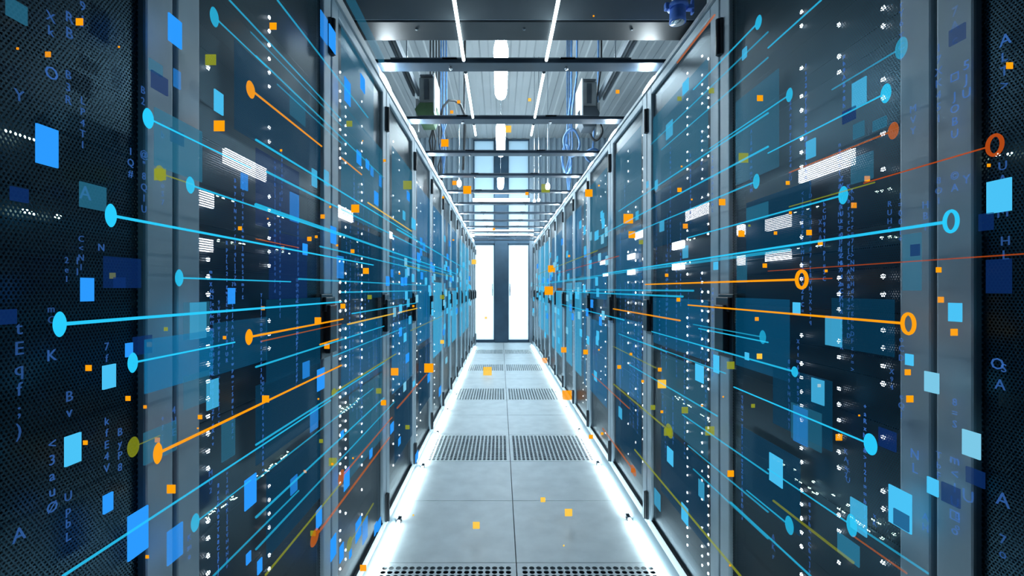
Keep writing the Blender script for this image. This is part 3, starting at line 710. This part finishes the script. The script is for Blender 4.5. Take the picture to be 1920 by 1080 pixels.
# ---- light streaks running along the rows toward the doors: end node (x, y), other end x, thickness px, colour, opacity, node (w, h, kind)
ST = [
 (278,222,470,4.5,'streak',.95,(20,38,'d')),(357,347,640,4,'streak',.8,(15,32,'d')),(208,404,700,4.5,'streak',.95,(21,44,'d')),(336,521,545,4,'streak',.75,(14,32,'d')),(112,608,640,6,'streak',.97,(25,48,'d')),(249,680,440,5,'streak',.9,(18,38,'d')),(366,980,470,4,'streak',.55,(15,34,'d')),(118,1080,620,5,'streak',.75,None),
 (402,32,500,4,'streak',.5,(16,36,'d')),(430,0,640,4,'streak',.45,None),(480,105,720,3.5,'streak',.45,None),(470,60,640,3,'streak',.3,None),(520,0,690,4,'streak',.45,None),(480,262,780,3.5,'streak',.75,None),(500,322,800,3.5,'streak',.65,None),(480,384,860,3.5,'streak',.7,(0,0,'')),(600,462,800,3,'streak',.6,None),(560,523,800,3,'streak',.5,None),(640,548,790,3,'streak',.6,None),(480,688,720,4,'streak',.7,None),(660,588,780,3,'streak',.7,None),(625,668,760,3,'streak',.5,None),(480,834,720,4,'streak',.6,None),(480,900,700,3.5,'streak',.4,None),(480,970,720,4.5,'streak',.5,None),(480,1030,740,4,'streak',.4,None),(400,1080,560,5,'streak',.4,None),(520,158,640,3,'streak',.3,None),(730,480,850,2.5,'streak',.6,None),(745,430,880,2.5,'streak',.7,None),
 (470,168,603,5,'orange',.8,(16,32,'d')),(640,296,678,4,'orange',.6,None),(690,380,772,3.5,'yellow',.7,None),(300,325,362,4,'olive',.6,(18,30,'d')),(296,850,640,6,'orange',.9,(16,40,'d')),(330,836,480,3,'brown',.6,None),(467,632,643,5,'orange',.95,(13,30,'d')),(490,640,640,3,'brown',.6,None),(652,608,738,4,'yellow',.75,None),(748,586,782,3,'yellow',.8,None),(600,646,634,4,'orange',.9,None),(626,736,742,3.5,'olive',.8,(8,16,'d')),(590,1008,730,5,'brown',.6,(16,30,'d')),(498,1078,640,5,'olive',.6,None),(640,895,735,4,'brown',.55,(12,28,'d')),(745,765,800,4,'brown',.5,None),(760,497,850,2,'olive',.7,None),(480,448,560,2.5,'brown',.7,None),(250,838,300,3,'olive',.5,(22,38,'d')),(655,1020,700,4,'olive',.5,(10,24,'d')),(770,620,830,2.5,'olive',.5,None),
 (1661,175,1440,4,'streak',.75,(20,36,'d')),(1480,178,1330,3.5,'streak',.6,(12,26,'d')),(1581,366,1290,4,'streak',.8,(18,34,'d')),(1783,415,1130,4,'streak',.85,(28,44,'r')),(1422,42,1300,4,'streak',.6,(12,26,'d')),(1418,340,1180,3.5,'streak',.6,(12,28,'d')),(1632,833,1376,4.5,'streak',.85,(26,40,'d')),(1597,985,1440,4,'streak',.65,(20,42,'d')),(1480,985,1400,4,'streak',.5,(16,34,'d')),(1490,697,1222,4,'streak',.75,(12,20,'d')),(1440,642,1310,3.5,'streak',.75,None),(1430,632,1300,3,'streak',.4,(12,26,'d')),(1540,0,1440,4.5,'streak',.6,None),(1440,108,1240,3.5,'streak',.35,None),(1440,60,1220,3.5,'streak',.35,None),(1440,212,1160,3.5,'streak',.5,None),(1440,275,1120,3.5,'streak',.6,None),(1300,545,1060,3,'streak',.5,None),(1280,556,1040,3,'streak',.6,None),(1360,700,1200,3,'streak',.55,None),(1345,780,1180,3.5,'streak',.5,None),(1440,888,1280,4,'streak',.5,None),(1440,960,1290,4,'streak',.4,None),(1440,1010,1300,4,'streak',.4,None),(1520,1080,1370,5,'streak',.5,None),(1740,1075,1610,6,'streak',.35,None),(1170,600,1050,2.5,'streak',.7,None),(1120,520,1010,2,'streak',.6,None),(1480,468,1000,2.5,'streak',.4,None),(1250,660,1160,3,'streak',.5,None),(1690,90,1560,4,'streak',.3,(24,40,'d')),
 (1703,607,1290,5,'orange',.95,(26,42,'r')),(1503,524,1210,4.5,'orange',.9,(22,36,'r')),(1275,601,1150,4,'orange',.8,None),(1865,272,1620,4,'red',.85,(32,42,'r')),(1675,245,1480,4.5,'brown',.55,(20,32,'d')),(1640,342,1480,3.5,'olive',.6,None),(1920,476,1440,3,'red',.7,None),(1255,808,1150,4,'olive',.65,(14,26,'d')),(1390,1082,1190,5,'olive',.7,None),(1340,28,1270,5,'brown',.7,None),(1600,1055,1450,7,'olive',.45,None),(1188,882,1130,4,'brown',.6,(10,18,'d')),(1180,766,1110,3,'brown',.5,None),(1160,480,1040,2,'red',.7,None),(1120,470,1010,2,'olive',.7,None),(1560,522,1500,3,'red',.7,None),(1700,1075,1600,5,'brown',.4,None),(1230,690,1150,3,'olive',.5,None),
]
for (px, py, xe, th, kind, al, node) in ST:
    off = OFFS.uniform(.052, .066)
    c, ppm, ppy = wall_at(px, py, off)
    Ye = c.x * F_PX / (xe - VX)
    t = thing('light_streak', None, 'light streak', c)
    # a slender rod; its thickness follows the one seen about a third of the way along
    Ym = c.y * .6 + Ye * .4
    r = th / 2 * Ym / F_PX * .68; al *= .8 if al > .8 else .62
    y0 = 0 if not (node and node[0]) else (node[0] / 2) / ppy
    MB().tube([(0, y0, 0), (0, Ye - c.y, 0)], r, 8).build('rod', glow(kind, al), t, True)
    nd = ''
    if node and node[0]:
        w, h, k = node
        ry, rz = w / 2 / ppy, h / 2 / ppm
        mb = MB()
        if k == 'd': mb.lens((0, 0, 0), .003, ry, rz, 24, 6); nd = ' with disc'
        else:
            mb.tube([(0, ry * .85 * math.cos(2*math.pi*j/28), rz * .88 * math.sin(2*math.pi*j/28)) for j in range(28)], .0026 * c.y / .7, 8, closed=True); nd = ' with ring'
        mb.build('end_disc' if k == 'd' else 'end_ring', glow(kind, min(.97, al * 1.12)), t, True)
    word = {'streak': 'cyan', 'orange': 'orange', 'yellow': 'yellow', 'olive': 'olive', 'brown': 'brown', 'red': 'dark red'}[kind]
    later(t, '%s %s streak%s' % ('bright' if al > .6 else 'dim', word, nd), c, 'light streak', 'light streaks running along the aisle')

# ---- columns of glowing characters standing on the doors
POOL = '0123456789ABCDEFHJKLMNPRTUVXYZabdeghkmnpqrstuvwxyz<>[]{}#&?/+='
def glyphs(px, ytop, size, text, al, kind='text', step=1.28, name='glyph_string', desc='dim blue character column'):
    cu = bpy.data.curves.new(name, 'FONT')
    cu.body = '\n'.join(text); cu.align_x = 'CENTER'; cu.align_y = 'TOP'; cu.resolution_u = 2
    c, ppm, ppy = wall_at(px, ytop, OFFS.uniform(.004, .010))
    cu.size = size / ppm / .72; cu.space_line = step * .72 / 1.0 * 1.15
    cu.extrude = .0004
    cu.materials.append(glow(kind, al))
    o = bpy.data.objects.new(name, cu); COL.objects.link(o)
    X = Vector((0, 1, 0)) if px < VX else Vector((0, -1, 0))
    Z = X.cross(Vector((0, 0, 1)))
    m = Matrix.Identity(4)
    for i in range(3): m[i][0] = X[i]; m[i][1] = (0, 0, 1)[i]; m[i][2] = Z[i]
    m.translation = c
    o.matrix_world = m
    mid = c.copy(); mid.z -= len(text) * cu.size * .45
    later(o, desc, mid, 'character string', 'columns of glowing characters')
rt = random.Random(77)
rnd = lambda n: ''.join(rt.choice(POOL) for _ in range(n))
for (px, yt, sz, tx, al) in (
 (36,598,26,'tEqf;)',.28),(36,985,26,'A',.35),(97,122,24,'O',.5),(97,652,22,'K',.4),(128,130,16,'B3R',.35),(98,820,20,'<3auØ',.4),(130,730,20,'Bv',.35),(128,920,17,'UpbL',.35),(36,165,22,'Y',.3),(200,640,15,'7fJ',.35),(155,180,14,'LP4TI',.35),(160,345,26,'A',.6),
 (152,440,12,'C<N1',.3),(245,275,14,'1Q#',.45),(268,160,14,'B2',.35),(270,280,14,'@"8Q1U',.35),(200,780,15,'kfE4V',.4),(225,800,15,'ByP8',.4),(190,455,14,'N',.4),(125,480,12,'2e1',.3),(305,225,13,'6b',.4),(305,340,11,'oS7',.3),(305,778,11,'+1:I',.4),(326,760,14,'4HE',.4),(355,1000,12,'Kme',.4),(395,880,11,'MU2',.35),(95,20,18,'Xk',.35),(130,20,20,'RB',.35),(155,0,18,'9J',.3),(96,570,14,'mC',.25),(145,480,14,'I1',.3),(265,960,12,'rS',.3),
 (1790,10,18,'7Ac',.2),(1885,60,22,'A',.5),(1883,95,18,'LT>',.35),(1790,135,15,'□',.5),(1790,170,16,'JOBU',.5),(1812,110,18,'5JU',.5),(1690,60,13,'TC9',.35),(1690,0,12,'rY6',.4),(1712,195,14,'MVY',.35),(1760,80,15,'I7XK45I',.35),(1790,320,15,'©A',.45),(1812,325,17,'Y',.4),(1880,300,17,'UA8H',.35),(1760,330,13,'8OI',.35),(1735,375,14,'HBT',.4),(1688,360,11,'1=00|+',.45),(1668,375,11,'RUHE',.4),
 (1690,628,12,'oCD',.4),(1672,690,10,'X94',.35),(1870,668,22,'O',.5),(1882,680,16,'S',.4),(1875,708,20,'A',.4),(1715,840,18,'NL',.5),(1760,845,13,'TbF',.45),(1790,745,14,'8=S',.45),(1790,850,18,'m<1U□o',.45),(1815,915,24,'U',.4),(1880,920,26,'A',.4),(1880,1000,18,'7o',.3),(1690,735,12,'eQI',.4),(1735,960,14,'AH',.4),(1795,960,13,'Bo',.4),(1640,960,10,'xK',.4),(1586,840,10,'KAx2',.35),(1538,410,10,'XRA4',.35),(1590,860,11,'1FU',.3),(1450,1000,12,'AKr',.3),(1880,385,20,'M',.3),(1885,440,18,'HL',.3)):
    glyphs(px, yt, sz, tx, round(al * .65, 2))
# finer columns on the doors farther in
for k in range(140):
    left = k % 2 == 0
    px = (rt.choice((rt.uniform(392, 600), rt.uniform(644, 712), rt.uniform(735, 772), rt.uniform(785, 840))) if left else rt.choice((rt.uniform(1160, 1205), rt.uniform(1228, 1340), rt.uniform(1380, 1680), rt.uniform(1066, 1135))))
    d = abs(px - VX); span = d * .95
    sz = 3.6 + 5.0 * d / 600
    yt = VY + rt.uniform(-.9, .75) * span
    n = rt.randint(8, 26)
    n = max(5, min(n, int((VY + d * 1.0 - yt) / (sz * 1.3))))
    glyphs(px, yt, sz, rnd(n), round(rt.uniform(.25, .5), 1), 'text', name='fine_glyph_string', desc='fine blue character column')
flush_labels()
# turn the character strings into plain meshes
bpy.context.view_layer.update()
dg = bpy.context.evaluated_depsgraph_get()
for o in [q for q in COL.objects if q.type == 'FONT']:
    me = bpy.data.meshes.new_from_object(o.evaluated_get(dg), depsgraph=dg)
    nm, mw, mat = o.name, o.matrix_world.copy(), o.data.materials[0]
    props = {k: o[k] for k in ('label', 'category', 'group')}
    cu = o.data
    bpy.data.objects.remove(o); bpy.data.curves.remove(cu)
    me.materials.clear(); me.materials.append(mat)
    n = bpy.data.objects.new(nm, me); COL.objects.link(n); n.matrix_world = mw
    for k, v in props.items(): n[k] = v
